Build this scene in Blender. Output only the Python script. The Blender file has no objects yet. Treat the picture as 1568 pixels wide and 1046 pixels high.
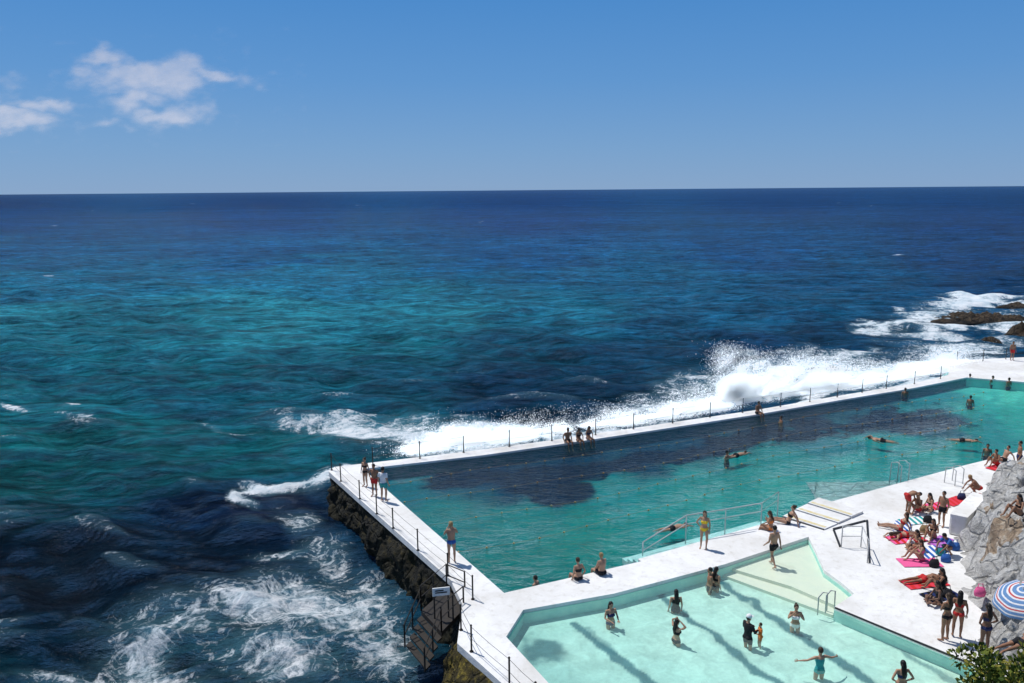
import bpy, math, random
import numpy as np
from mathutils import Vector, Matrix
random.seed(7); rng=np.random.default_rng(7)
D=bpy.data; scene=bpy.context.scene
# ------------------------------------------------------------------ camera
F=1200.0; H=15.0
p=math.atan(232.0/F); rho=0.0083
fw=np.array([0,math.cos(p),-math.sin(p)]); X0=np.array([1.,0,0]); up0=np.array([0,math.sin(p),math.cos(p)])
up=math.cos(rho)*up0+math.sin(rho)*X0; rt=math.cos(rho)*X0-math.sin(rho)*up0
C=np.array([0,0,H])
def P(u,v,z=0.0):
    d=fw*F+rt*(u-784)-up*(v-523)
    t=(z-H)/d[2]
    q=C+d*t
    return (float(q[0]),float(q[1]),float(z))
def proj(x,y,z):
    q=np.stack([x-C[0],y-C[1],z-C[2]],-1)
    dd=np.maximum(q@fw,1e-3)
    return 784+F*(q@rt)/dd, 523-F*(q@up)/dd
cam=D.cameras.new("camera"); co=D.objects.new("camera",cam); scene.collection.objects.link(co)
M=Matrix(((rt[0],up[0],-fw[0],0),(rt[1],up[1],-fw[1],0),(rt[2],up[2],-fw[2],H),(0,0,0,1)))
co.matrix_world=M; cam.sensor_width=36; cam.lens=36*F/1568; cam.clip_end=100000; cam.clip_start=0.1
scene.camera=co
scene.view_settings.view_transform='Standard'
SUN=Vector((-.42,.30,1.)).normalized()
# ------------------------------------------------------------------ utils
def lin(c):
    c=np.asarray(c,float)/255.
    return np.where(c<=.04045,c/12.92,((c+.055)/1.055)**2.4)
TB=[np.random.default_rng(i).random((256,256)) for i in range(12)]
def vn(x,y,s=0):
    x=np.asarray(x,float);y=np.asarray(y,float)
    xi=np.floor(x).astype(int);yi=np.floor(y).astype(int);fx=x-xi;fy=y-yi
    fx=fx*fx*(3-2*fx);fy=fy*fy*(3-2*fy);T=TB[s%12]
    a=T[xi&255,yi&255];b=T[(xi+1)&255,yi&255];c=T[xi&255,(yi+1)&255];d=T[(xi+1)&255,(yi+1)&255]
    return (a*(1-fx)+b*fx)*(1-fy)+(c*(1-fx)+d*fx)*fy
def fbm(x,y,o=4,s=0):
    r=0;a=.5;t=0
    for i in range(o):
        r=r+a*vn(np.asarray(x)*2**i+17.3*i,np.asarray(y)*2**i+5.1*i,s+i);t+=a;a*=.5
    return r/t
def sstep(a,b,x): 
    t=np.clip((x-a)/(b-a),0,1); return t*t*(3-2*t)
def inpoly(x,y,poly):
    ins=np.zeros(x.shape,bool);n=len(poly)
    for i in range(n):
        x1,y1=poly[i][:2];x2,y2=poly[(i+1)%n][:2]
        if y1==y2: continue
        c=((y1>y)!=(y2>y))&(x<(x2-x1)*(y-y1)/(y2-y1)+x1)
        ins^=c
    return ins
def dseg(x,y,pl):
    best=np.full(x.shape,1e9)
    for a,b in zip(pl[:-1],pl[1:]):
        ax,ay=a[:2];bx,by=b[:2];dx=bx-ax;dy=by-ay;L=dx*dx+dy*dy+1e-9
        t=np.clip(((x-ax)*dx+(y-ay)*dy)/L,0,1)
        best=np.minimum(best,np.hypot(x-ax-t*dx,y-ay-t*dy))
    return best
def idw(u,v,pts,pw=3.0,sx=1.,sy=1.6):
    W=0;S=0
    for (a,b,c) in pts:
        w=1/(((u-a)*sx)**2+((v-b)*sy)**2+60)**(pw/2); W=W+w; S=S+w[...,None]*lin(c)
    return S/W[...,None]
class MB:
    def __init__(s): s.v=[];s.f=[];s.m=[]
    def add(s,vs,fs,m=0):
        o=len(s.v); s.v+= [tuple(map(float,q)) for q in vs]; s.f+=[tuple(i+o for i in f) for f in fs]; s.m+=[m]*len(fs)
    def loft(s,cs,ws,ds,x=None,m=0,n=10):
        cs=[Vector(c) for c in cs];vs=[];fs=[];k=len(cs)
        for i,c in enumerate(cs):
            t=(cs[min(i+1,k-1)]-cs[max(i-1,0)])
            t=t.normalized() if t.length>1e-6 else Vector((0,0,1))
            xr=Vector(x) if x is not None else (Vector((1,0,0)) if abs(t.x)<.8 else Vector((0,1,0)))
            xx=(xr-t*xr.dot(t))
            if xx.length<1e-3: xx=Vector((0,1,0))-t*t.y
            xx.normalize(); yy=t.cross(xx)
            for j in range(n):
                a=2*math.pi*j/n; vs.append(c+xx*math.cos(a)*ws[i]+yy*math.sin(a)*ds[i])
        for i in range(k-1):
            for j in range(n):
                a=i*n+j;b=i*n+(j+1)%n; fs.append((a,b,b+n,a+n))
        fs.append(tuple(range(n-1,-1,-1)));fs.append(tuple((k-1)*n+j for j in range(n)))
        s.add(vs,fs,m)
    def tube(s,a,b,r,r2=None,m=0,n=6): s.loft([a,b],[r,r2 or r],[r,r2 or r],m=m,n=n)
    def path(s,pts,r,m=0,n=6): s.loft(pts,[r]*len(pts),[r]*len(pts),m=m,n=n)
    def ell(s,c,r,R=None,m=0,nu=10,nv=7):
        vs=[];fs=[];R=R or Matrix.Identity(3)
        for i in range(nv+1):
            th=math.pi*i/nv
            for j in range(nu):
                ph=2*math.pi*j/nu
                q=Vector((r[0]*math.sin(th)*math.cos(ph),r[1]*math.sin(th)*math.sin(ph),r[2]*math.cos(th)))
                vs.append(Vector(c)+R@q)
        for i in range(nv):
            for j in range(nu):
                a=i*nu+j;b=i*nu+(j+1)%nu
                fs.append((a,a+nu,b+nu,b))
        s.add(vs,fs,m)
    def prism(s,pts,z0,z1,m=0,mt=None):
        n=len(pts); A=sum(pts[i][0]*pts[(i+1)%n][1]-pts[(i+1)%n][0]*pts[i][1] for i in range(n))
        if A<0: pts=pts[::-1]
        vs=[(q[0],q[1],z0) for q in pts]+[(q[0],q[1],z1) for q in pts]
        s.add(vs,[(i,(i+1)%n,(i+1)%n+n,i+n) for i in range(n)]+[tuple(range(n-1,-1,-1))],m)
        s.add(vs,[tuple(range(n,2*n))],m if mt is None else mt)
    def sheet(s,pts,m=0):
        n=len(pts); A=sum(pts[i][0]*pts[(i+1)%n][1]-pts[(i+1)%n][0]*pts[i][1] for i in range(n))
        if A<0: pts=pts[::-1]
        s.add(pts,[tuple(range(n))],m)
    def strip(s,pts,z0,z1,w=.012,m=0):
        for a,b in zip(pts[:-1],pts[1:]):
            dx=b[0]-a[0];dy=b[1]-a[1];L=math.hypot(dx,dy);nx=-dy/L*w;ny=dx/L*w
            s.prism([(a[0]+nx,a[1]+ny),(a[0]-nx,a[1]-ny),(b[0]-nx,b[1]-ny),(b[0]+nx,b[1]+ny)],z0,z1,m)
    def build(s,name,mats,smooth=False,parent=None,bevel=0):
        me=D.meshes.new(name); me.from_pydata(s.v,[],s.f); 
        for m in mats: me.materials.append(m)
        me.polygons.foreach_set("material_index",s.m)
        me.polygons.foreach_set("use_smooth",[smooth]*len(s.f)); me.update()
        o=D.objects.new(name,me); scene.collection.objects.link(o)
        if parent: o.parent=parent
        if bevel:
            b=o.modifiers.new("b",'BEVEL'); b.width=bevel; b.segments=2; b.limit_method='ANGLE'
        return o
def grid_obj(name,V,nu,nv,mats,attrs={},keep=None,smooth=True):
    idx=np.arange(nu*nv).reshape(nv,nu)
    q=np.stack([idx[:-1,:-1],idx[:-1,1:],idx[1:,1:],idx[1:,:-1]],-1).reshape(-1,4)
    if keep is not None: q=q[keep.reshape(-1)]
    me=D.meshes.new(name); me.vertices.add(nu*nv); me.vertices.foreach_set("co",V.reshape(-1).astype(np.float32))
    me.loops.add(q.size); me.loops.foreach_set("vertex_index",q.reshape(-1).astype(np.int32))
    me.polygons.add(len(q)); me.polygons.foreach_set("loop_start",(np.arange(len(q))*4).astype(np.int32))
    me.polygons.foreach_set("use_smooth",np.full(len(q),smooth))
    for m in mats: me.materials.append(m)
    me.update(calc_edges=True); me.validate()
    for k,a in attrs.items():
        if a.ndim==3:
            at=me.color_attributes.new(k,'FLOAT_COLOR','POINT'); c=np.ones((nu*nv,4),np.float32); c[:,:3]=a.reshape(-1,3); at.data.foreach_set("color",c.reshape(-1))
        else:
            at=me.attributes.new(k,'FLOAT','POINT'); at.data.foreach_set("value",a.reshape(-1).astype(np.float32))
    o=D.objects.new(name,me); scene.collection.objects.link(o); return o
# ------------------------------------------------------------------ node helpers
class NT:
    def __init__(s,mat): mat.use_nodes=True; s.t=mat.node_tree; s.t.nodes.clear()
    def n(s,ty,ins={},**pr):
        nd=s.t.nodes.new(ty)
        for k,v in pr.items(): setattr(nd,k,v)
        for k,v in ins.items():
            sk=nd.inputs[k]
            if hasattr(v,'is_output'): s.t.links.new(v,sk)
            else: sk.default_value=v
        return nd
    def math(s,op,a,b=0.0,c=0.0,clamp=False): return s.n('ShaderNodeMath',{0:a,1:b,2:c},operation=op,use_clamp=clamp).outputs[0]
    def mix(s,f,a,b,bt='MIX'):
        nd=s.n('ShaderNodeMix',data_type='RGBA',blend_type=bt)
        for i,v in ((0,f),(6,a),(7,b)):
            if hasattr(v,'is_output'): s.t.links.new(v,nd.inputs[i])
            else: nd.inputs[i].default_value=v if i==0 else (tuple(v)+(1,))[:4]
        return nd.outputs[2]
    def noise(s,vec,scale,detail=4,rough=.5,dist=0): 
        return s.n('ShaderNodeTexNoise',{'Vector':vec,'Scale':scale,'Detail':detail,'Roughness':rough,'Distortion':dist}).outputs['Fac']
    def rng(s,v,a,b,c=0.,d=1.): return s.n('ShaderNodeMapRange',{0:v,1:a,2:b,3:c,4:d}).outputs[0]
    def vec(s,v): return s.n('ShaderNodeCombineXYZ',{0:v[0],1:v[1],2:v[2]}).outputs[0]
    def out(s,sh): s.n('ShaderNodeOutputMaterial',{'Surface':sh})
def c4(c): return (float(c[0]),float(c[1]),float(c[2]),1)
def pmat(name,c1,c2=None,scale=3,rough=.7,bump=0.,metal=0.,detail=6,lo=.35,hi=.65,bscale=None,spec=.3):
    m=D.materials.new(name); t=NT(m); co=t.n('ShaderNodeTexCoord').outputs['Object']
    c2=c2 if c2 is not None else tuple(x*.75 for x in c1)
    nz=t.noise(co,scale,detail,.6); f=t.rng(nz,lo,hi)
    col=t.mix(f,c1,c2)
    b=t.n('ShaderNodeBsdfPrincipled',{'Base Color':col,'Roughness':rough,'Metallic':metal,'Specular IOR Level':spec})
    if bump:
        nb=t.noise(co,bscale or scale*3,8,.65)
        t.t.links.new(t.n('ShaderNodeBump',{'Height':nb,'Distance':bump,'Strength':1.}).outputs[0],b.inputs['Normal'])
    t.out(b.outputs[0]); return m
# ------------------------------------------------------------------ people
SK={'l':(.52,.33,.24),'m':(.42,.24,.155),'t':(.30,.155,.09),'d':(.16,.085,.055)}
skinm={k:pmat('skin_'+k,v,tuple(x*.85 for x in v),6,.5) for k,v in SK.items()}
HR={'k':(.012,.01,.009),'b':(.05,.028,.015),'y':(.38,.25,.11),'g':(.3,.28,.26)}
hairm={k:pmat('hair_'+k,v,tuple(x*.6 for x in v),25,.55) for k,v in HR.items()}
clm={}
def cm(c):
    if c not in clm: clm[c]=pmat('fabric_%d'%len(clm),c,tuple(x*.8 for x in c),14,.8)
    return clm[c]
eyem=pmat('eye_dark',(.02,.015,.012)); lipm=pmat('lip',(.35,.12,.1))
BK=(.012,.012,.015);RD=(.55,.03,.03);YL=(.75,.5,.03);BL=(.03,.12,.4);TL=(.03,.3,.3);WH=(.78,.78,.78);PK=(.75,.12,.3);NV=(.02,.03,.1);OR=(.7,.2,.04);GR=(.1,.3,.08)
def base():
    return dict(pel=(0,0,.92),chest=(0,0,1.22),neck=(0,-.01,1.43),head=(0,.015,1.585),
      shR=(.175,0,1.375),elR=(.235,-.03,1.10),wrR=(.245,.05,.86),hpR=(.09,0,.90),knR=(.10,.025,.49),anR=(.11,-.01,.08),toR=(.13,.15,.03),
      shL=(-.175,0,1.375),elL=(-.235,-.03,1.10),wrL=(-.245,.05,.86),hpL=(-.09,0,.90),knL=(-.10,.025,.49),anL=(-.11,-.01,.08),toL=(-.13,.15,.03))
def both(d,k,v): d[k+'R']=v; d[k+'L']=(-v[0],v[1],v[2])
def pose(nm):
    d=base()
    if nm=='hips': both(d,'el',(.33,-.07,1.13)); both(d,'wr',(.17,.04,.99))
    elif nm=='crossed': both(d,'el',(.23,.05,1.12)); d['wrR']=(-.03,.2,1.18); d['wrL']=(.03,.21,1.13)
    elif nm=='face': both(d,'el',(.27,.08,1.17)); d['wrR']=(.06,.17,1.47); d['wrL']=(-.08,.2,1.40)
    elif nm=='onehip': d['elR']=(.33,-.07,1.13); d['wrR']=(.17,.04,.99); d['knL']=(-.13,.09,.5)
    elif nm=='walk': d['knR']=(.09,.17,.51); d['anR']=(.1,.2,.09); d['toR']=(.11,.36,.05); d['knL']=(-.09,-.03,.5); d['anL']=(-.1,-.28,.13); d['toL']=(-.11,-.14,.03); d['wrR']=(.25,-.1,.87); d['wrL']=(-.24,.2,.9)
    elif nm=='out': both(d,'el',(.42,.05,1.28)); both(d,'wr',(.64,.15,1.22))
    elif nm=='hair': both(d,'el',(.33,.1,1.5)); both(d,'wr',(.1,.0,1.68))
    elif nm=='hold': both(d,'el',(.24,.05,1.13)); both(d,'wr',(.15,.3,1.12))
    elif nm in('sit','sit2','knees','lean','cross'):
        d.update(pel=(0,0,.13),chest=(0,.0,.43),neck=(0,.04,.64),head=(0,.08,.79)); both(d,'hp',(.09,.02,.11)); both(d,'sh',(.172,.03,.585))
        if nm=='sit': both(d,'kn',(.12,.44,.10)); both(d,'an',(.12,.50,-.33)); both(d,'to',(.12,.62,-.40)); both(d,'el',(.27,-.05,.34)); both(d,'wr',(.25,.1,.07))
        if nm=='sit2': both(d,'kn',(.12,.44,.10)); both(d,'an',(.12,.50,-.33)); both(d,'to',(.12,.62,-.40)); both(d,'el',(.24,.1,.34)); both(d,'wr',(.10,.34,.2))
        if nm=='knees': both(d,'kn',(.13,.36,.47)); both(d,'an',(.12,.58,.08)); both(d,'to',(.12,.72,.03)); both(d,'el',(.25,.16,.37)); both(d,'wr',(.1,.42,.42))
        if nm=='cross': both(d,'kn',(.33,.3,.14)); both(d,'an',(-.08,.4,.07)); both(d,'to',(-.2,.42,.06)); both(d,'el',(.25,.1,.33)); both(d,'wr',(.12,.3,.22))
        if nm=='lean':
            d.update(chest=(0,-.12,.42),neck=(0,-.2,.61),head=(0,-.2,.765)); both(d,'sh',(.172,-.18,.56)); both(d,'el',(.24,-.36,.33)); both(d,'wr',(.25,-.44,.07))
            both(d,'kn',(.11,.45,.16)); both(d,'an',(.1,.86,.07)); both(d,'to',(.13,.92,.18))
    elif nm=='bend':
        d.update(pel=(0,-.1,.9),chest=(0,.2,1.02),neck=(0,.39,1.0),head=(0,.53,.93)); both(d,'hp',(.09,-.08,.88)); both(d,'sh',(.17,.34,.98)); both(d,'el',(.2,.42,.7)); both(d,'wr',(.14,.5,.45))
    elif nm=='crouch':
        d.update(pel=(0,-.1,.35),chest=(0,.12,.6),neck=(0,.26,.76),head=(0,.36,.88)); both(d,'hp',(.09,-.08,.33)); both(d,'sh',(.17,.23,.71)); both(d,'el',(.24,.42,.5)); both(d,'wr',(.15,.55,.3)); both(d,'kn',(.16,.3,.42)); both(d,'an',(.12,.05,.09)); both(d,'to',(.13,.2,.03))
    elif nm in('prone','supine','swim'):
        d.update(pel=(0,0,.12),chest=(0,.3,.13),neck=(0,.51,.15),head=(0,.67,.17)); both(d,'hp',(.09,-.02,.11)); both(d,'sh',(.175,.46,.12)); both(d,'kn',(.1,-.43,.1)); both(d,'an',(.1,-.84,.09)); both(d,'to',(.12,-.97,.06)); both(d,'el',(.33,.6,.08)); both(d,'wr',(.2,.8,.05))
        if nm=='supine': both(d,'el',(.28,.2,.08)); both(d,'wr',(.27,-.05,.07)); d['knR']=(.12,-.34,.38); d['anR']=(.11,-.55,.08); d['toR']=(.11,-.7,.05)
        if nm=='swim': d['elR']=(.28,.66,.25); d['wrR']=(.16,.95,.12); d['elL']=(-.25,.2,.05); d['wrL']=(-.24,-.05,.02)
    return {k:Vector(v) for k,v in d.items()}
raw=[]
def person(name,loc,ps='stand',yaw=0,sc=1.,skin='m',hair='k',hl='short',sex='m',outfit='trunks',c1=BK,c2=None,seedj=None):
    raw.append(dict(name=name,loc=loc,ps=ps,yaw=yaw,sc=sc,skin=skin,hair=hair,hl=hl,sex=sex,outfit=outfit,c1=c1,c2=c2 or c1))
def body_raw(q):
    d=pose(q['ps']); f=q['sex']=='f'; mb=MB(); q['d']=d
    jr=random.Random(len(q['name'])+int(q['loc'][0]*100))
    for k in('elR','elL','wrR','wrL','knR','knL'): d[k]=d[k]+Vector((jr.uniform(-.015,.015),jr.uniform(-.02,.02),jr.uniform(-.01,.01)))
    x=(1,0,0); pe,ch,ne,he=d['pel'],d['chest'],d['neck'],d['head']; wa=pe.lerp(ch,.5)
    ax=(ch-pe).normalized(); cr=pe-ax*.09
    hw=[.10,.165 if f else .158,.168 if f else .15,.118 if f else .135,.135 if f else .158,.15 if f else .175,.12,.06,.05,.05]
    hd=[.07,.115,.105,.082 if f else .095,.10 if f else .105,.11,.085,.055,.052,.05]
    ch2=ch.lerp(ne,.35)
    ch3=ch.lerp(ne,.72)
    mb.loft([cr,pe-ax*.02,pe.lerp(wa,.35),wa,wa.lerp(ch,.6),ch.lerp(ch2,.6),ch3,ch.lerp(ne,.92),ne,ne.lerp(he,.5)],hw,hd,x,n=14)
    dep=ax.cross(Vector(x))
    if f:
        for s in(-1,1): mb.ell(ch+dep*.085+Vector((s*.068,0,0)),(.062,.06,.062))
    for s in(-1,1): mb.ell(pe-ax*.02-dep*.055+Vector((s*.07,0,0)),(.085,.085,.09))
    k=.9 if f else 1.
    for S in'RL':
        sh,el,wr=d['sh'+S],d['el'+S],d['wr'+S]; hp,kn,an,to=d['hp'+S],d['kn'+S],d['an'+S],d['to'+S]
        mb.loft([ch3.lerp(sh,.4),sh,sh.lerp(el,.35),sh.lerp(el,.8),el,el.lerp(wr,.3),wr],[.05*k,.06*k,.05*k,.04*k,.037*k,.041*k,.026*k],[.05*k,.06*k,.052*k,.042*k,.037*k,.041*k,.026*k])
        dr=(wr-el).normalized(); mb.ell(wr+dr*.045,(.036,.02,.052),Vector((0,0,1)).rotation_difference(dr).to_matrix())
        mb.loft([hp.lerp(kn,-.05),hp.lerp(kn,.12),hp.lerp(kn,.45),hp.lerp(kn,.85),kn,kn.lerp(an,.28),kn.lerp(an,.7),an],[.082,.09,.076,.056,.052,.056,.038,.034],[.085,.092,.08,.058,.055,.06,.04,.036],n=10)
        mb.loft([an.lerp(to,-.35),an.lerp(to,.2),an.lerp(to,.7),to.lerp(an,-.1)],[.028,.035,.042,.03],[.03,.035,.026,.015])
    u=(he-ne).normalized()
    if q['ps'] in('prone','supine','swim'): u=Vector((0,.97,.24)) if q['ps']!='supine' else Vector((0,1,0))
    if q['ps']=='bend': u=Vector((0,.9,-.4)).normalized()
    fwd=u.cross(Vector(x)) ; 
    if q['ps']=='supine': fwd=-fwd
    R=Matrix((Vector(x),fwd,u)).transposed(); q['R']=R
    mb.ell(he,(.076,.095,.115),R,nu=12,nv=9); mb.ell(he+R@Vector((0,.03,-.055)),(.052,.06,.06),R)
    mb.ell(he+R@Vector((0,.096,-.012)),(.014,.022,.026),R)
    for s in(-1,1): mb.ell(he+R@Vector((s*.079,-.005,-.005)),(.01,.02,.03),R)
    return mb
def finish_people():
    tmp=[]
    for q in raw:
        o=body_raw(q).build('tmp',[]); r=o.modifiers.new('r','REMESH'); r.mode='VOXEL'; r.voxel_size=.019; r.use_smooth_shade=True
        sm=o.modifiers.new('s','SMOOTH'); sm.iterations=2; sm.factor=.5
        tmp.append(o)
    dg=bpy.context.evaluated_depsgraph_get(); dg.update()
    for q,o in zip(raw,tmp):
        me=D.meshes.new_from_object(o.evaluated_get(dg)); n=len(me.vertices)
        V=np.empty(n*3,np.float32); me.vertices.foreach_get('co',V); V=V.reshape(-1,3)
        faces=[tuple(pp.vertices) for pp in me.polygons]; nf=len(faces)
        Cn=np.empty(nf*3,np.float32); me.polygons.foreach_get('center',Cn); Cn=Cn.reshape(-1,3)
        Nn=np.empty(n*3,np.float32); me.vertex_normals.foreach_get('vector',Nn); Nn=Nn.reshape(-1,3)
        d=q['d']; segs=[('t',d['pel'],d['chest'],.14),('u',d['chest'],d['neck'],.14),('h',d['neck'].lerp(d['head'],.5),d['head'],.09)]
        for S in'RL': segs+= [('th',d['hp'+S],d['kn'+S],.08),('ca',d['kn'+S],d['an'+S],.055),('ft',d['an'+S],d['to'+S],.04),('ua',d['sh'+S],d['el'+S],.055),('fa',d['el'+S],d['wr'+S],.04)]
        best=np.full(nf,1e9);wi=np.zeros(nf,int);tt=np.zeros(nf)
        for i,(nm,a,b,r) in enumerate(segs):
            a=np.array(a);b=np.array(b);ab=b-a;t=np.clip(((Cn-a)@ab)/(ab@ab+1e-9),-.35,1.); tc=np.clip(t,0,1)
            ds=np.linalg.norm(Cn-a-tc[:,None]*ab,axis=1)/r
            w=ds<best;best[w]=ds[w];wi[w]=i;tt[w]=t[w]
        nmz=np.array([s[0] for s in segs])[wi]; mi=np.zeros(nf,int)
        of=q['outfit']
        tor=nmz=='t'; upc=nmz=='u'; th=nmz=='th'
        if of in('trunks','shirt'): mi[(tor&(tt<.22))|(th&(tt<.5))]=1
        if of in('brief',): mi[(tor&(tt<.18))|(th&(tt<.14))]=1
        if of in('bikini','onepiece'): mi[(tor&(tt<.16))|(th&(tt<.08))]=1
        if of=='bikini': mi[(tor&(tt>.78))|(upc&(tt<.25))]=2
        if of=='onepiece': mi[tor|(upc&(tt<.55))]=1
        if of=='shirt': mi[(tor&(tt>=.1))|(upc&(tt<.95))|((nmz=='ua')&(tt<.6))]=2
        if of=='rash': mi[(tor)|(upc&(tt<.95))|((nmz=='ua'))|((nmz=='fa')&(tt<.9))|(th&(tt<.5))]=1
        cv=np.zeros(n,bool)
        for i in np.nonzero(mi)[0]: cv[list(faces[i])]=True
        off=.012 if of in('shirt','trunks') else .004
        V=V+Nn*cv[:,None]*off
        mb=MB(); mb.v=[tuple(map(float,a)) for a in V]; mb.f=faces; mb.m=list(map(int,mi))
        R=q['R']; he=d['head']
        for S in'RL':
            el,wr=d['el'+S],d['wr'+S]; dr=(wr-el).normalized(); sd=-1 if S=='R' else 1
            Q=Vector((0,0,1)).rotation_difference(dr).to_matrix(); pl=wr+dr*.075
            for j,L in enumerate((.065,.075,.07,.055)):
                a=pl+Q@Vector(((j-1.5)*.018,0,0)); b=a+Q@Vector(((j-1.5)*.003,.008,L*.5)); c=b+Q@Vector((0,.02,L*.45))
                mb.loft([a,b,c],[.009,.008,.006],[.009,.008,.006],n=5)
            a=wr+dr*.03+Q@Vector((.03*sd,0,0)); mb.loft([a,a+Q@Vector((.022*sd,.01,.03)),a+Q@Vector((.028*sd,.016,.055))],[.011,.01,.007],[.011,.01,.007],n=5)
        for s in(-1,1): mb.ell(he+R@Vector((s*.03,.083,.008)),(.011,.008,.007),R,m=4,nu=6,nv=4)
        mb.ell(he+R@Vector((0,.088,-.055)),(.02,.008,.007),R,m=5,nu=6,nv=4)
        mb.ell(he+R@Vector((0,-.02,.028)),(.086,.094,.106),R,m=3,nu=12,nv=8)
        if q['hl']=='long':
            bk=-(R@Vector((0,1,0))); u=R@Vector((0,0,1)); dn=(d['chest']-d['neck']).normalized()
            a=he+bk*.05; mb.loft([a+u*.02,a-u*.06+bk*.02,d['neck']+bk*.065,d['neck']+dn*.12+bk*.12,d['neck']+dn*.27+bk*.115],[.08,.085,.085,.08,.03],[.05,.05,.04,.03,.012],(1,0,0),m=3)
        if q['hl']=='bun': mb.ell(he+R@Vector((0,-.1,.08)),(.045,.045,.045),R,m=3)
        if q['hl']=='cap':
            mb.ell(he+R@Vector((0,-.01,.05)),(.093,.108,.09),R,m=6,nu=12,nv=8); mb.ell(he+R@Vector((0,.13,.05)),(.07,.07,.008),R,m=6)
        ob=mb.build(q['name'],[skinm[q['skin']],cm(q['c1']),cm(q['c2']),hairm[q['hair']],eyem,lipm,cm(WH)],smooth=True)
        ob.location=q['loc']; ob.rotation_euler=(0,0,math.radians(q['yaw'])); ob.scale=(q['sc'],)*3
        D.meshes.remove(me)
    for o in tmp:
        m=o.data; D.objects.remove(o); D.meshes.remove(m)
ZM=-.12; ZS=-.13; FM=-.75; FS=-.56
def at(u,v,z=0.): return P(u,v,z)
def wp(name,u,v,zw,dep,**k):
    q=P(u,v,zw); person(name,(q[0],q[1],zw-dep),**k)
person('standing_man',at(692,862),'face',15,1.06,'m','y','short','m','brief',BL)
person('standing_man',at(588,768),'stand',-20,1.05,'m','k','short','m','shirt',TL,WH)
person('standing_man',at(574,760),'hips',160,1.0,'t','k','short','m','trunks',RD)
person('standing_woman',at(560,745),'stand',150,.92,'m','b','bun','f','bikini',BK)
person('standing_woman',at(1077,840),'onehip',160,1.0,'m','b','long','f','bikini',YL)
person('walking_man',at(1183,868,-.30),'walk',20,1.06,'m','k','short','m','trunks',BK)
person('standing_woman',at(1446,982),'crossed',20,1.03,'t','b','long','f','bikini',BK)
person('standing_woman',at(1464,976),'stand',-30,1.0,'t','k','long','f','bikini',RD)
person('standing_woman',at(1506,1000),'hips',10,1.03,'d','k','long','f','bikini',NV)
person('bending_man',at(1390,786),'bend',-80,.98,'t','k','short','m','trunks',RD)
person('standing_man',at(1441,806),'stand',120,.98,'t','k','short','m','trunks',BK)
person('standing_man',at(1558,722),'stand',70,1.0,'t','k','short','m','trunks',NV)
person('seated_woman',at(886,888),'sit',28,1.,'m','b','bun','f','bikini',BK)
person('seated_man',at(922,880),'sit2',35,1.,'m','y','short','m','trunks',BK)
person('seated_woman',at(1180,812),'sit2',60,1.,'t','b','long','f','bikini',OR)
person('seated_woman',at(1206,802),'lean',70,1.05,'m','b','bun','f','bikini',BK)
person('seated_man',at(869,677),'sit',200,1.,'t','k','short','m','trunks',BK)
person('seated_woman',at(886,676),'sit2',205,.95,'t','k','long','f','bikini',BK)
person('seated_woman',at(901,673),'sit2',210,.95,'t','k','long','f','bikini',NV)
person('seated_man',at(1160,634),'sit2',205,1.,'t','k','short','m','trunks',BK)
person('standing_man',at(1549,552),'stand',180,1.,'t','k','short','m','trunks',RD)
person('standing_woman',at(1573,553),'stand',160,1.,'t','k','long','f','bikini',BK)
wp('wading_woman',935,945,ZS,1.1,ps='hold',yaw=200,skin='m',hair='k',hl='long',sex='f',outfit='bikini',c1=NV)
wp('swimmer',820,893,ZM,1.38,ps='stand',yaw=60,skin='m',hair='k',hl='short')
wp('wading_woman',1035,922,ZS,1.2,ps='stand',yaw=0,skin='m',hair='k',hl='long',sex='f',outfit='onepiece',c1=BK)
wp('wading_woman',1036,970,ZS,1.15,ps='hair',yaw=-60,skin='m',hair='k',hl='long',sex='f',outfit='bikini',c1=BK)
wp('wading_man',1145,976,ZS,.92,ps='hold',yaw=-60,sc=1.04,skin='m',hair='k',hl='cap',outfit='rash',c1=BK)
wp('toddler',1164,974,ZS,.56,ps='hold',yaw=90,sc=.62,skin='l',hair='b',outfit='rash',c1=OR)
wp('wading_woman',1218,951,ZS,1.05,ps='face',yaw=170,skin='m',hair='b',hl='bun',sex='f',outfit='bikini',c1=WH)
wp('wading_woman',1255,1022,ZS,1.0,ps='out',yaw=10,skin='m',hair='b',hl='short',sex='f',outfit='onepiece',c1=TL)
wp('wading_man',1087,893,ZS,1.05,ps='stand',yaw=90,skin='t',hair='k')
wp('wading_woman',1096,890,ZS,1.1,ps='stand',yaw=-60,skin='m',hair='k',hl='long',sex='f',outfit='bikini',c1=BK)
wp('wading_woman',1380,1050,ZS,.85,ps='hips',yaw=0,skin='m',hair='k',hl='long',sex='f',outfit='bikini',c1=NV)
for (u,v) in [(1196,646),(1113,700),(1486,614),(1512,690),(1485,580),(1520,583),(1545,586),(1386,602)]:
    wp('swimmer',u,v,ZM,1.30,ps='stand',yaw=(u*7)%360,skin='t',hair='k')
for (u,v,y) in [(1030,808,-70),(1350,674,60),(1475,674,-110),(1128,697,-60)]:
    wp('swimmer',u,v,ZM,.13,ps='swim',yaw=y,skin='m',hair='b')
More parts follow.
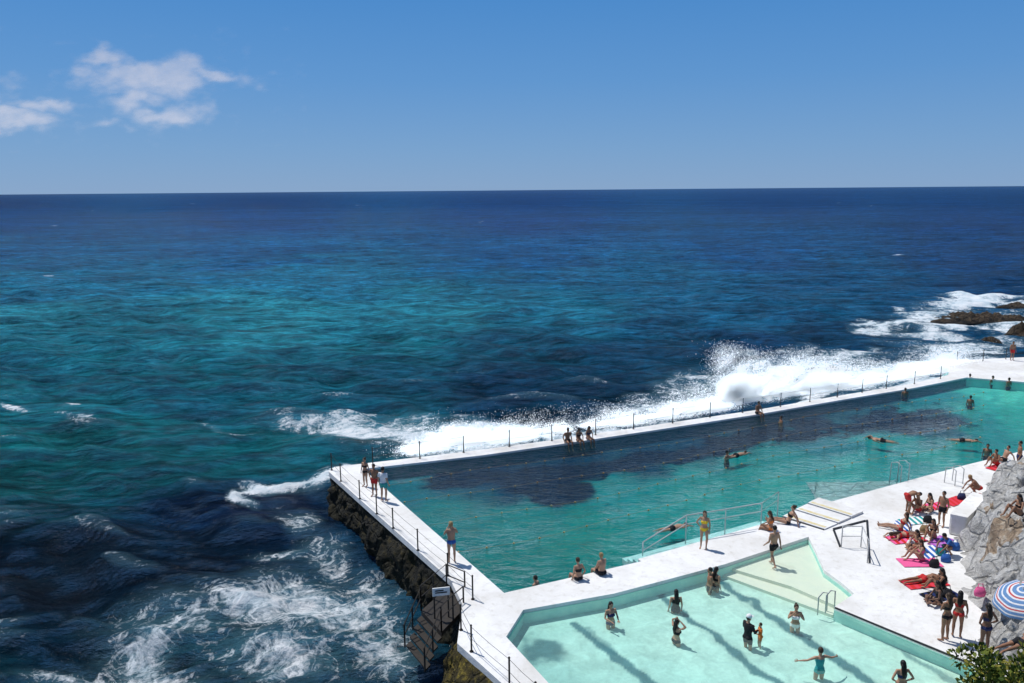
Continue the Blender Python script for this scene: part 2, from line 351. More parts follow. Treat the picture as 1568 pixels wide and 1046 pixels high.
sb=[(1378,812,'lean',60,'m','b','long','f','bikini',RD),(1405,783,'knees',120,'t','k','short','m','trunks',RD),(1424,783,'cross',90,'m','k','long','f','bikini',BK),
(1386,822,'prone',100,'m','b','long','f','bikini',RD),(1404,842,'cross',100,'t','k','long','f','bikini',RD),(1410,858,'knees',80,'m','b','long','f','bikini',PK),
(1415,890,'prone',-80,'t','k','short','m','trunks',RD),(1428,824,'knees',130,'t','k','long','f','bikini',BK),(1455,850,'crouch',100,'t','k','short','m','shirt',BL),
(1436,925,'cross',80,'d','k','long','f','onepiece',BK),(1495,757,'crouch',80,'t','y','short','m','brief',RD),(1525,712,'knees',110,'t','k','short','m','trunks',RD),
(1537,706,'lean',100,'m','k','short','m','trunks',BK),(1443,905,'knees',60,'t','k','long','f','onepiece',BK)]
for (u,v,ps,y,s,h,hl,sx,of,c) in sb:
    nm='sunbathing_woman' if sx=='f' else 'sunbathing_man'
    person(nm,at(u,v,.02),ps,y,1.,s,h,hl,sx,of,c)
person('sunbathing_man',at(1562,990,1.6),'prone',-70,1.,'t','k','short','m','trunks',BK)
person('sunbathing_woman',at(1560,790,2.35),'knees',100,1.,'t','k','long','f','bikini',BK)
finish_people()
# ------------------------------------------------------------------ materials
deckm=D.materials.new('white_concrete'); t=NT(deckm); co_=t.n('ShaderNodeTexCoord').outputs['Object']
n1=t.noise(co_,.35,8,.65,.5); n2=t.noise(co_,3.,8,.7); n3=t.noise(co_,40,3,.6)
c=t.mix(t.rng(n1,.42,.70),(.78,.775,.76),(.60,.58,.54)); c=t.mix(t.rng(n2,.52,.72,0,.65),c,(.50,.475,.42)); c=t.mix(t.rng(n3,.6,.8,0,.3),c,(.5,.5,.48))
b=t.n('ShaderNodeBsdfPrincipled',{'Base Color':c,'Roughness':.75,'Specular IOR Level':.25,'Normal':t.n('ShaderNodeBump',{'Height':n2,'Distance':.04,'Strength':.9}).outputs[0]}); t.out(b.outputs[0])
steel=pmat('galvanised_steel',(.5,.51,.52),(.35,.35,.34),20,.45,metal=.2)
darkm=pmat('dark_rusted_metal',(.018,.017,.016),(.035,.027,.02),10,.7,.01)
blackp=pmat('black_trim',(.015,.016,.018),(.03,.03,.03),5,.6)
yellowp=pmat('faded_yellow_paint',(.62,.5,.2),(.7,.65,.5),6,.7)
def rockmat(name,a,b_,c_,zlo,zhi,low,bd=.18,s=1.,crev=.75):
    m=D.materials.new(name); t=NT(m); co_=t.n('ShaderNodeTexCoord').outputs['Object']
    n1=t.noise(co_,.8*s,9,.7,.4); n2=t.noise(co_,3.5*s,8,.7); vo=t.n('ShaderNodeTexVoronoi',{'Vector':t.n('ShaderNodeMix',{0:.12,4:co_,5:t.n('ShaderNodeTexNoise',{'Vector':co_,'Scale':1.5}).outputs['Color']},data_type='VECTOR').outputs[1],'Scale':1.3*s},feature='DISTANCE_TO_EDGE').outputs['Distance']
    cr=t.rng(vo,0.,.07,1.,0.)
    c=t.mix(t.rng(n1,.4,.6),a,b_); c=t.mix(t.rng(n2,.5,.66),c,c_)
    c=t.mix(t.math('MULTIPLY',cr,crev),c,tuple(x*.35 for x in b_))
    z=t.n('ShaderNodeSeparateXYZ',{0:co_}).outputs[2]; zz=t.math('ADD',z,t.math('MULTIPLY',t.math('SUBTRACT',n1,.5),2.2))
    c=t.mix(t.rng(zz,zhi,zlo),c,low)
    bp=t.n('ShaderNodeBump',{'Height':t.math('SUBTRACT',t.math('ADD',n2,n1),t.math('MULTIPLY',cr,.4)),'Distance':bd,'Strength':1.}).outputs[0]
    b=t.n('ShaderNodeBsdfPrincipled',{'Base Color':c,'Roughness':.7,'Specular IOR Level':.25,'Normal':bp}); t.out(b.outputs[0]); return m
wallm=rockmat('wet_algae_rock',(.007,.007,.006),(.016,.015,.007),(.055,.042,.012),-3,-1.4,(.018,.018,.007),.25,1.,.4)
algm=rockmat('yellow_algae_rock',(.018,.016,.008),(.10,.075,.016),(.26,.20,.03),-3,-1.7,(.03,.03,.02),.3,1.2,.5)
lrock=rockmat('whitewashed_rock',(.62,.61,.585),(.40,.39,.37),(.72,.71,.69),-2,-1,(.3,.3,.3),.26,1.,.35)
brock=rockmat('brown_sandstone',(.40,.30,.21),(.28,.21,.15),(.56,.49,.40),-3,-2,(.1,.08,.06),.22,1.,.4)
seark=rockmat('reef_rock',(.03,.022,.016),(.08,.055,.035),(.13,.10,.055),-2.4,-1.9,(.01,.01,.01),.4)
# ------------------------------------------------------------------ decks
def PP(l,z=0): return [P(u,v,z) for u,v in l]
far_in=[(556,718),(740,697),(866,679),(1000,659),(1157,635),(1290,612),(1400,594),(1480,578)]
far_out=[(512,715),(740,688.5),(866,671),(1000,651),(1157,628),(1290,605),(1400,587),(1452,574)]
mb=MB(); mb.prism(PP([(512,715),(503,722),(690,888),(772,908),(556,718)]),-.3,0)
mb.prism(PP([(690,888),(708,925),(700,985),(768,1046),(830,1105),(885,1105),(840,1046),(775,975),(801,934),(772,908)]),-.3,0)
mb.build('pool_walkway',[deckm],bevel=.03)
mb=MB()
mb.prism(PP([(540,735),(556,718),(772,908),(755,925)]),-1.9,-.301); mb.prism(PP([(775,975),(801,934),(790,930),(755,975),(820,1105),(885,1105),(840,1046)]),-1.9,-.301); mb.build('pool_walkway_wall',[deckm])
mb=MB()
for i in range(len(far_in)-1): mb.prism(PP([far_in[i],far_in[i+1],far_out[i+1],far_out[i]]),-2.6,0)
mb.build('sea_wall_walkway',[deckm])
mb=MB(); mb.prism(PP([(1480,578),(1568,585),(1720,597),(1720,547),(1568,547),(1455,552),(1452,574)]),-2.6,.0); mb.build('pool_end_deck',[deckm],bevel=.03)
up_edge=[(772,908),(980,860),(1080,841),(1190,802),(1240,777)]
lo_edge=[(801,934),(940,909),(1020,888),(1110,864),(1238,822)]
mb=MB()
mb.prism(PP(up_edge+lo_edge[::-1]),-1.9,0); mb.build('dividing_walkway',[deckm],bevel=.03)
terr_l=[(1490,1016),(1278,929),(1308,909),(1288,892),(1262,873),(1250,846),(1238,822)]
mb=MB(); mb.prism(PP([(1240,777),(1475,713),(1568,690),(1760,640),(2300,900),(2300,1300),(1560,1120),(1500,1046)]+terr_l),-1.9,.0)
mb.build('terrace_pavement',[deckm])
tealw=pmat('submerged_wall_teal',tuple(lin((16,105,108))),tuple(lin((12,84,92))),1.5,.9)
tealw2=pmat('submerged_wall_aqua',tuple(lin((172,222,212))),tuple(lin((140,204,198))),1.5,.9)
mb=MB()
mb.strip(PP(far_in),FM-.1,ZM-.01); mb.strip(PP([(556,718),(772,908)]),FM-.1,ZM-.01); mb.strip(PP(up_edge+[(1475,713),(1568,690),(1760,640)]),FM-.1,ZM-.01); mb.strip(PP([(1480,578),(1568,585),(1720,597)]),FM-.1,ZM-.01,m=1)
mb.strip(PP(lo_edge),FS-.1,ZS-.01,m=1); mb.strip(PP([(801,934),(775,975),(840,1046),(885,1105)]),FS-.1,ZS-.01,m=1); mb.strip(PP([(1500,1046)]+terr_l),FS-.1,ZS-.01,m=1)
mb.build('pool_wall_lining',[tealw,tealw2])
mb=MB(); E=[(1280,931),(1400,981),(1490,1018)]
E0=PP(E,.0); 
for a,b_ in zip(E0[:-1],E0[1:]): mb.tube((a[0]-.03,a[1]+.0,.01),(b_[0]-.03,b_[1],.01),.035)
mb.build('pool_edge_trim',[blackp])
ol=[(530,713),(512,715),(503,722),(600,808),(690,888),(708,925),(700,985),(768,1046),(830,1105)]
W=np.array([P(u,v,0)[:2] for u,v in ol]); sg=np.linalg.norm(np.diff(W,axis=0),axis=1); cs=np.r_[0,np.cumsum(sg)]; ns=420; nt_=60
S=np.linspace(0,cs[-1],ns); wx=np.interp(S,cs,W[:,0]); wy=np.interp(S,cs,W[:,1])
k=np.ones(15)/15
wxs=np.r_[wx[:7],np.convolve(wx,k,'valid'),wx[-7:]]; wys=np.r_[wy[:7],np.convolve(wy,k,'valid'),wy[-7:]]
tx=np.gradient(wxs);ty=np.gradient(wys);L=np.hypot(tx,ty);nx=ty/L;ny=-tx/L
if nx[ns//2]>0: nx=-nx;ny=-ny
T=np.linspace(0,1,nt_)[:,None]; SS=S[None,:]
low=sstep(cs[5],cs[7],SS)
off=-.14+T**.8*(.5+low*1.9)+ (fbm(SS*1.5,T*4,6,1)-.5)*(1.1*np.minimum(T*4,1))+ (fbm(SS*.5,T*1.5,3,3)-.5)*.9*T
Z=-.16-T*2.9+ (fbm(SS*2,T*5,3,7)-.5)*.3*np.minimum(T*3,1)
V=np.stack([wx[None,:]+nx[None,:]*off,wy[None,:]+ny[None,:]*off,np.broadcast_to(Z,off.shape)],-1)
wo=grid_obj('rock_sea_wall',V,ns,nt_,[wallm,algm])
npol=len(wo.data.polygons); ii=np.arange(npol)%(ns-1); jj=np.arange(npol)//(ns-1)
mi=((ii+40*(fbm(ii*.05,jj*.12,4,3)-.5)*2)>ns*.73).astype(np.int32); wo.data.polygons.foreach_set('material_index',mi)
# ------------------------------------------------------------------ pool floors
def floor(name,polypx,z,pts,mat,step=.12,lines=None,extra=None,pale=0.):
    poly=PP(polypx,z); a=np.array(poly); x0,y0=a[:,:2].min(0);x1,y1=a[:,:2].max(0)
    nx_=int((x1-x0)/step)+2; ny_=int((y1-y0)/step)+2
    gx,gy=np.meshgrid(np.linspace(x0,x1,nx_),np.linspace(y0,y1,ny_))
    u,v=proj(gx,gy,np.full_like(gx,z))
    wu=u+(fbm(gx*.5,gy*.5,5,2)-.5)*100; wv=v+(fbm(gx*.5,gy*.5,5,5)-.5)*38
    col=idw(wu,wv,pts,3.6)
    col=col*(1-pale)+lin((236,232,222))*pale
    if lines:
        lx=gx+(fbm(gx*1.3,gy*1.3,3,4)-.5)*.6; ly=gy+(fbm(gx*1.3,gy*1.3,3,6)-.5)*.6
        for (pa,pb,w,st) in lines:
            d_=dseg(lx,ly,[P(*pa,z),P(*pb,z)]); m_=(1-sstep(w*.5,w*.5+.1,d_))*st
            col=col*(1-m_[...,None])+lin((18,95,108))*m_[...,None]
    if extra is not None: col=extra(gx,gy,u,v,col)
    cx=(gx[:-1,:-1]+gx[1:,1:])/2;cy=(gy[:-1,:-1]+gy[1:,1:])/2
    keep=inpoly(cx,cy,poly)
    return grid_obj(name,np.stack([gx,gy,np.full_like(gx,z)],-1),nx_,ny_,[mat],{'col':col},keep)
def floormat(name,gain):
    m=D.materials.new(name); t=NT(m); a=t.n('ShaderNodeAttribute',attribute_name='col').outputs['Color']; g=t.n('ShaderNodeNewGeometry').outputs['Position']
    nz=t.noise(g,1.2,6,.6,.6); nz2=t.noise(g,5,4,.6,1.)
    k_=t.math('ADD',t.rng(nz,.3,.7,.78,1.14),t.rng(nz2,.3,.7,-.08,.08))
    k_=t.math('MULTIPLY',k_,gain)
    col=t.n('ShaderNodeVectorMath',{0:a,'Scale':k_},operation='SCALE').outputs[0]
    t.out(t.n('ShaderNodeBsdfDiffuse',{'Color':col}).outputs[0]); return m
mainpts=[(800,880,(14,110,105)),(700,800,(16,112,112)),(640,740,(18,100,112)),(900,840,(18,120,112)),(800,790,(18,118,116)),(900,800,(22,125,118)),(1000,800,(26,132,128)),
(720,728,(8,48,75)),(780,735,(7,40,68)),(850,745,(7,45,70)),(920,715,(8,50,75)),(870,720,(8,42,68)),(1000,700,(8,48,72)),(1060,690,(9,55,80)),(960,770,(26,128,130)),(950,745,(24,125,125)),(1050,740,(26,132,130)),(1130,720,(28,135,132)),(1080,780,(30,140,135)),
(1150,670,(10,60,80)),(1250,650,(8,45,70)),(1350,640,(8,50,72)),(1400,655,(10,60,80)),(1450,650,(12,70,90)),(1280,680,(20,110,120)),(1200,700,(26,130,130)),(1350,690,(35,140,138)),(1300,720,(35,145,140)),(1200,750,(35,145,138)),(1450,690,(40,145,138)),
(1150,650,(12,80,95)),(1330,620,(14,80,95)),(1430,615,(40,130,135)),(1500,620,(70,165,155)),(1560,600,(120,200,180)),(1560,640,(60,155,140)),(1520,660,(35,130,125)),(1500,590,(110,195,180))]
mainfl=floormat('main_pool_floor',1.05)
def weed(gx,gy,u,v,col):
    uu=u+(fbm(gx*.8,gy*.8,5,3)-.5)*90; vv=v+(fbm(gx*.8,gy*.8,5,8)-.5)*36
    m_=np.zeros_like(gx)
    for a,b_,su,sv,r_ in [(755,731,105,16,-3),(845,748,75,20,8),(900,718,120,16,-8),(1020,700,95,14,-8),(1110,682,75,13,-8),(1240,657,120,15,-6),(1340,645,120,14,-8),(1410,652,70,10,-4),(1195,672,65,9,0)]:
        c_=math.cos(math.radians(r_));s_=math.sin(math.radians(r_)); du=uu-a;dv_=vv-b_
        m_=np.maximum(m_,1-sstep(.6,1.1,((du*c_+dv_*s_)/su)**2+((-du*s_+dv_*c_)/sv)**2))
    m_*=.80+.35*fbm(gx*1.6,gy*1.6,4,6); m_=np.clip(m_*1.05,0,.98)
    return col*(1-m_[...,None])+lin((2,19,42))*m_[...,None]
mainpoly=[(735,900),(535,717),(740,693),(866,675),(1000,655),(1157,632),(1290,608),(1430,583),(1460,565),(1700,572),(1700,680),(1475,722),(1250,790),(1200,815),(1080,855),(980,872),(790,925)]
floor('main_pool_floor',mainpoly,FM,mainpts,mainfl,.1,None,weed)
smpts=[(800,960,(110,205,195)),(850,950,(140,220,208)),(900,980,(150,222,212)),(820,1030,(95,190,185)),(950,920,(150,222,210)),(1050,900,(160,226,214)),(1050,960,(165,228,218)),(1000,1040,(140,215,206)),(1150,900,(175,230,216)),(1150,1000,(160,226,216)),(1250,960,(175,230,218)),(1300,1030,(160,225,214)),(1400,1030,(175,230,215)),(1450,1040,(185,232,215)),(1200,860,(190,232,212)),(1250,900,(195,235,214))]
smfl=floormat('small_pool_floor',.86)
def paint_shadow(gx,gy,u,v,col):  # cast shadow painted into the floor colour as a ragged dark patch
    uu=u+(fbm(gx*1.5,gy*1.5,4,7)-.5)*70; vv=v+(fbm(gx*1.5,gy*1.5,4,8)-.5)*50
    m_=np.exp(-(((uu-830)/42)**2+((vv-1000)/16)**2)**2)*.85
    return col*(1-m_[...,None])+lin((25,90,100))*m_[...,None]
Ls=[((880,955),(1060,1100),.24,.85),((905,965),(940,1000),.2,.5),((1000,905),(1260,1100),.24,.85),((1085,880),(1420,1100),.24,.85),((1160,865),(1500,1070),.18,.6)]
smpoly=[(735,985),(785,925),(940,900),(1110,855),(1238,815),(1270,840),(1330,900),(1310,925),(1520,1010),(1560,1120),(900,1120),(820,1060)]
floor('small_pool_floor',smpoly,FS,smpts,smfl,.08,Ls,paint_shadow,.28)
ledgem=pmat('pale_pool_ledge',(.62,.66,.55),(.68,.69,.58),1.2,.8)
mb=MB(); mb.prism(PP([(1112,868),(1240,826),(1275,850),(1320,905),(1283,929),(1212,898)],-.30),-1.3,-.30); mb.prism(PP([(1095,876),(1112,868),(1212,898),(1283,929),(1275,942)],-.44),-1.3,-.44,0); mb.build('pool_ledge',[ledgem],bevel=.04)
mb=MB(); e0=np.array(P(985,859,0)[:2]); e1=np.array(P(1196,799,0)[:2]); dv=(e1-e0)/np.linalg.norm(e1-e0); nn=np.array([-dv[1],dv[0]])
for i in range(4):
    a=e0+nn*(.0+.36*i)-nn*.3*(i==0); c_=e0+nn*.36*(i+1); l=e1-e0
    mb.prism([tuple(a),tuple(a+l),tuple(c_+l),tuple(c_)],-1.79,-.07-.15*i)
mb.build('pool_steps',[deckm],bevel=.02)
def watermat(name,tint,dif,df,bs,bd,fk,sc=(1,1,1)):
    m=D.materials.new(name); t=NT(m); g=t.n('ShaderNodeNewGeometry').outputs['Position']
    mp=t.n('ShaderNodeMapping',{'Vector':g,'Scale':sc}).outputs[0]
    nz=t.math('ADD',t.noise(mp,bs,5,.6,.8),t.math('MULTIPLY',t.noise(mp,bs*4,3,.5,.3),.25))
    bp=t.n('ShaderNodeBump',{'Height':nz,'Distance':bd,'Strength':1.}).outputs[0]
    tr=t.n('ShaderNodeBsdfTransparent',{'Color':c4(tint)}).outputs[0]
    di=t.n('ShaderNodeBsdfDiffuse',{'Color':c4(dif),'Normal':bp}).outputs[0]
    gl=t.n('ShaderNodeBsdfGlossy',{'Color':(1,1,1,1),'Roughness':.06,'Normal':bp}).outputs[0]
    fr=t.n('ShaderNodeFresnel',{'IOR':1.33,'Normal':bp}).outputs[0]
    a=t.n('ShaderNodeMixShader',{0:df,1:tr,2:di}).outputs[0]
    t.out(t.n('ShaderNodeMixShader',{0:t.math('MULTIPLY',fr,fk),1:a,2:gl}).outputs[0]); return m
wm=watermat('main_pool_water',(.66,.95,.95),(.01,.14,.17),.05,1.8,.16,.8,(.6,1.2,1))
ws=watermat('small_pool_water',(.955,.99,.98),(.6,.8,.75),.08,1.3,.07,.7)
mb=MB(); mb.sheet(PP(mainpoly,ZM)); o=mb.build('main_pool_water',[wm])
mb=MB(); mb.sheet(PP(smpoly,ZS)); o=mb.build('small_pool_water',[ws])
# ------------------------------------------------------------------ railings
def railing(name,bases,h=1.0,z=0,rad=.03,cab=(.5,.95),mat=None,cabr=.009):
    mb=MB(); pts=[P(u,v,z) for u,v in bases]
    for q in pts: mb.tube(q,(q[0],q[1],z+h),rad); mb.tube((q[0],q[1],z),(q[0],q[1],z+.03),.07); mb.ell((q[0],q[1],z+h),(rad*1.4,)*3,nu=6,nv=4)
    for a,b_ in zip(pts[:-1],pts[1:]):
        for k_ in cab:
            mid=((a[0]+b_[0])/2,(a[1]+b_[1])/2,z+h*k_-.03)
            mb.path([(a[0],a[1],z+h*k_),mid,(b_[0],b_[1],z+h*k_)],cabr,n=4)
    return mb.build(name,[mat or darkm])
railing('sea_railing',[(571,712),(643,702),(710,693),(780,684),(845,675),(912,666),(970,657),(1030,648),(1087,639),(1137,632),(1195,623),(1240,615),(1282,608),(1320,601),(1357,595),(1400,588),(1440,580)],1.0)
railing('walkway_railing',[(508,720),(522,737),(551,764),(577,787),(602,809),(640,843),(686,882),(724,918)],.95)
railing('walkway_railing',[(706,965),(722,998),(780,1050),(820,1090)],.95)
railing('end_deck_railing',[(1465,556),(1505,553),(1540,550),(1575,549),(1640,549)],1.0)
def hoop(name,u,v,du,dvv,z=0,h=.8):
    mb=MB()
    for k_ in(0,1):
        q=Vector(P(u+k_*12,v-k_*3,z)); mb.path([q+Vector((0,0,-.1)),q+Vector((0,0,h)),q+Vector((du*.4,dvv*.4,h+.12)),q+Vector((du*.9,dvv*.9,h)),q+Vector((du,dvv,-1.2))],.025)
    for i in range(4):
        a=Vector(P(u,v,z))+Vector((du,dvv,-.3-.25*i)); b_=Vector(P(u+12,v-3,z))+Vector((du,dvv,-.3-.25*i)); mb.tube(a,b_,.02)
    mb.build(name,[steel],smooth=True)
hoop('pool_ladder',1379,736,-.3,.6); hoop('pool_ladder',1462,744,-.3,.5); hoop('pool_ladder',1252,938,.5,.35,-.3,.6)
mb=MB(); pr=[P(984,852,-.3),P(1050,822,0),P(1110,812,0),P(1165,802,0),P(1190,792,0)]
hs=[(pr[0][0],pr[0][1],.35)]+[(q[0],q[1],1.0) for q in pr[1:4]]+[(pr[4][0],pr[4][1],1.25)]
mb.path(hs,.028); mb.path([(q[0],q[1],q[2]-.4) for q in hs],.02)
for q,t_ in zip(pr,hs): mb.tube((q[0],q[1],-.6),t_,.025)
mb.build('stair_handrail',[steel],smooth=True)
mb=MB(); q=[Vector(P(1288,838)),Vector(P(1318,838)),Vector(P(1328,862))]
for a in q: mb.tube(a,a+Vector((0,0,.95)),.025)
mb.path([a+Vector((0,0,.95)) for a in q],.025); mb.path([a+Vector((0,0,.5)) for a in q],.02)
mb.build('terrace_handrail',[steel],smooth=True)
mb=MB(); mb.prism(PP([(1326,797),(1329,797),(1333,862),(1330,862)]),.004,.04); mb.prism(PP([(1275,810),(1325,797),(1326,799),(1277,812)]),.004,.04);mb.prism(PP([(1275,812),(1278,812),(1288,838),(1285,838)]),.004,.04); mb.build('drain_kerb',[blackp])
mb=MB()
def quadlerp(A,B_,C_,D_,s,t_): 
    a=Vector(A).lerp(Vector(B_),s); b_=Vector(D_).lerp(Vector(C_),s); return tuple(a.lerp(b_,t_))
Q=[P(1198,792),P(1254,765),P(1322,786),P(1262,812)]
for i in range(3):
    s0=i/3+.012; s1=(i+1)/3-.012; hz=.06+.03*i
    f=[quadlerp(*Q,s0,0),quadlerp(*Q,s1,0),quadlerp(*Q,s1,1),quadlerp(*Q,s0,1)]; mb.prism(f,.0,hz,0)
    f=[quadlerp(*Q,s0+.03,.04),quadlerp(*Q,s0+.09,.04),quadlerp(*Q,s0+.09,.96),quadlerp(*Q,s0+.03,.96)]; mb.prism(f,hz+.004,hz+.008,1)
for s_ in (0,.333,.667,.99):
    f=[quadlerp(*Q,s_-.008,0),quadlerp(*Q,s_+.008,0),quadlerp(*Q,s_+.008,1),quadlerp(*Q,s_-.008,1)]; mb.prism(f,.002,.03,2)
mb.build('starting_blocks',[deckm,yellowp,blackp])
a0=np.array(P(556,718,ZM)); a1=np.array(P(772,908,ZM)); b0=np.array(P(1480,580,ZM)); b1=np.array(P(1475,713,ZM))
flo=pmat('lane_float_orange',(.50,.24,.08),(.55,.42,.22),3,.5)
for f_ in (.2,.38,.56,.74):
    mb=MB(); s_=a0+(a1-a0)*f_; e_=b0+(b1-b0)*f_+np.array([1,0,0]); L_=np.linalg.norm(e_-s_); nq=int(L_/1.2)
    pts=[]
    for i in range(nq+1):
        q=s_+(e_-s_)*i/nq; q[2]=ZM+.015; q[0]+=.25*math.sin(i*.35+f_*9); q[1]+=.35*math.sin(i*.27+f_*5)+.1*math.sin(i*.9+f_*20); pts.append(tuple(q))
        mb.ell(q,(.052,.052,.045),nu=8,nv=5)
    mb.path(pts,.006,n=3); mb.build('lane_rope',[flo],smooth=True)
# ------------------------------------------------------------------ sea access platform with sign
e=D.objects.new('sea_access_platform',None); scene.collection.objects.link(e)
mb=MB(); zp=-.35; pl=PP([(645,935),(684,900),(712,930),(676,968)],zp); mb.prism(pl,zp-.18,zp); mb.build('landing',[darkm],parent=e)
mb=MB(); A_=Vector(P(645,935,zp)); B_=Vector(P(676,968,zp)); out=(A_-Vector(P(684,900,zp))).normalized()
for i in range(4):
    o_=out*(.26*i); a=A_+o_;b_=B_+o_; c_=b_+out*.3; d_=a+out*.3; mb.prism([tuple(a),tuple(b_),tuple(c_),tuple(d_)],zp-.2*(i+1)-.06,zp-.2*(i+1))
mb.build('stair_treads',[darkm],parent=e)
mb=MB()
def rr(pts,h=1.):
    for q in pts: mb.tube(q,q+Vector((0,0,h)),.032)
    for k_ in(1.,.55): mb.path([q+Vector((0,0,h*k_)) for q in pts],.022)
rr([Vector(P(645,935,zp)),Vector(P(664,918,zp)),Vector(P(684,900,zp)),Vector(P(712,912,zp))])
rr([Vector(P(676,968,zp)),Vector(P(694,950,zp)),Vector(P(710,936,zp))])
for q0 in(A_,B_): rr([q0,q0+out*.6+Vector((0,0,-.45)),q0+out*1.15+Vector((0,0,-.85))],.9)
mb.build('rails',[darkm],parent=e)
mb=MB(); q=Vector(P(663,935,0)); mb.prism([(q.x,q.y,0),(q.x+.62,q.y+.12,0),(q.x+.61,q.y+.16,0),(q.x-.01,q.y+.04,0)],.55,.86); mb.build('sign_board',[cm((.8,.8,.78))],parent=e)
mb=MB(); mb.prism([(q.x+.1,q.y-.001,0),(q.x+.52,q.y+.081,0),(q.x+.52,q.y+.11,0),(q.x+.1,q.y+.03,0)],.66,.70); mb.prism([(q.x+.1,q.y-.001,0),(q.x+.4,q.y+.057,0),(q.x+.4,q.y+.09,0),(q.x+.1,q.y+.03,0)],.74,.78); mb.build('sign_lettering',[blackp],parent=e)
mb=MB(); 
for i in range(2): mb.tube((q.x+.05+.5*i,q.y+.06+.1*i,zp),(q.x+.05+.5*i,q.y+.06+.1*i,.6),.03)
mb.build('sign_posts',[darkm],parent=e)
# ------------------------------------------------------------------ rocks
def rockpile(name,polypx,hfun,mats,step=.09,seed=0):
    poly=PP(polypx,0); a=np.array(poly); x0,y0=a[:,:2].min(0);x1,y1=a[:,:2].max(0)
    nx_=int((x1-x0)/step)+2; ny_=int((y1-y0)/step)+2
    gx,gy=np.meshgrid(np.linspace(x0,x1,nx_),np.linspace(y0,y1,ny_))
    ins=inpoly(gx,gy,poly); ed=dseg(gx,gy,poly+[poly[0]])*np.where(ins,1,-1)
    z=hfun(gx,gy,ed+(fbm(gx*.9,gy*.9,3,seed+2)-.5)*1.4)
    o=grid_obj(name,np.stack([gx+(fbm(gx*1.2+z,gy*1.2,4,seed+3)-.5)*.6,gy+(fbm(gx*1.2,gy*1.2+z,4,seed+4)-.5)*.6,z],-1),nx_,ny_,mats)
    return o,gx,gy,z
def hr(x,y,ed):
    a=fbm(x*.35,y*.35,4,5); b=fbm(x*1.1+4,y*1.1,5,9); rid=1-np.abs(2*fbm(x*.9,y*.9,5,2)-1); c_=fbm(x*3,y*3,4,1)
    h=np.clip(ed*.8,-.6,1.3)+np.clip((ed-1.8)*.6,0,1.3)+a*1.2*np.clip(ed,0,1)
    st=.42; hs=np.floor(h/st)*st+st*sstep(.6,1.,(h/st)%1.)
    return np.where(ed>-.2,.6*hs+.4*h+((b-.5)*1.2*np.clip(ed*2,0,1)+(rid-.75)*1.5*np.clip(ed,0,1)+(c_-.5)*.45*np.clip(ed*3,0,1)),-.5)
o,gx,gy,z=rockpile('whitewashed_rocks',[(1492,765),(1475,838),(1472,880),(1482,925),(1520,985),(1560,1046),(1760,1100),(1760,730),(1575,722),(1535,738)],hr,[lrock,brock],seed=1)
me=o.data; n=len(me.polygons); cc=np.empty(n*3,np.float32); me.polygons.foreach_get('center',cc); cc=cc.reshape(-1,3)
uu,vv=proj(cc[:,0],cc[:,1],cc[:,2]); br=(fbm(cc[:,0]*.6,cc[:,1]*.6,5,3)+.28*np.exp(-((uu-1552)/28)**2-((vv-812)/26)**2))>.74
me.polygons.foreach_set('material_index',br.astype(np.int32))
mb=MB(); mb.prism(PP([(1451,818),(1478,824),(1512,790),(1486,782)]),0,.95); mb.build('white_parapet_wall',[deckm],bevel=.1)
def reef(u,v,rx,ry,rz,seed,mat=seark,name='reef_rock',z=-2.2):
    q=P(u,v,z); nu=96;nv=48; th=np.linspace(0,2*math.pi,nu);ph=np.linspace(0,1,nv)[:,None]
    rr_=ph*(1+.55*(fbm(np.cos(th)[None]*1.7+seed,np.sin(th)[None]*1.7,3,seed)-.5)*1.4)
    x=rr_*np.cos(th)[None]*rx; y=rr_*np.sin(th)[None]*ry
    zz=rz*(1-ph**2)*(.5+fbm(x*.5+seed,y*.5,4,seed))*1+ (fbm(x*1.3,y*1.3,5,seed+1)-.5)*rz*1.6*(1-ph**4) -.25
    zz=zz+np.zeros_like(x); x[:,-1]=x[:,0];y[:,-1]=y[:,0];zz[:,-1]=zz[:,0]
    return grid_obj(name,np.stack([q[0]+x,q[1]+y,z+zz],-1),nu,nv,[mat])
for i,(u,v,rx,ry,rz) in enumerate([(1490,487,5.5,3.2,.8),(1535,490,4,2.2,.8),(1590,516,4,2.5,1.6),(1518,523,1.6,1.1,.6),(1275,566,3,1.6,.4),(1578,468,5,2,.6),(1450,492,2.5,1.5,.5)]): reef(u,v,rx,ry,rz,i)
# ------------------------------------------------------------------ sea
NC,NR=760,1150
be=np.radians(np.linspace(-50,50,NC))[None,:]; r=np.exp(np.linspace(math.log(14.),math.log(45000.),NR))[:,None]
x=r*np.sin(be); y=r*np.cos(be); z0=-2.2
u,v=proj(x,y,np.full_like(x,z0))
sp=r*(math.log(45000/14.)/NR)
z=np.zeros_like(x); R2=np.random.default_rng(3)
wxp=x+(fbm(x*.05,y*.05,3,1)-.5)*8; wyp=y+(fbm(x*.05,y*.05,3,2)-.5)*8
for i in range(90):
    lam=.7*(14/.7)**R2.random(); a=.0085*lam**.72*(.5+R2.random()); th=math.radians(84+R2.normal()*24)
    k_=2*math.pi/lam; ph=R2.random()*6.28; w_=np.clip((lam/sp-2.5)/3,0,1)
    s_=np.sin(k_*(wxp*math.cos(th)+wyp*math.sin(th))+ph); z+=a*w_*(s_+.4*s_*np.abs(s_))
calm=.45+1.1*fbm(x*.05,y*.05,3,6); z*=calm
Fo=[P(a,b_,0) for a,b_ in far_out]; dfar=dseg(x,y,Fo)
foam=np.zeros_like(x)
wu=u+(fbm(x*.25,y*.25,6,8)-.5)*90; wv=v+(fbm(x*.25,y*.25,6,9)-.5)*44
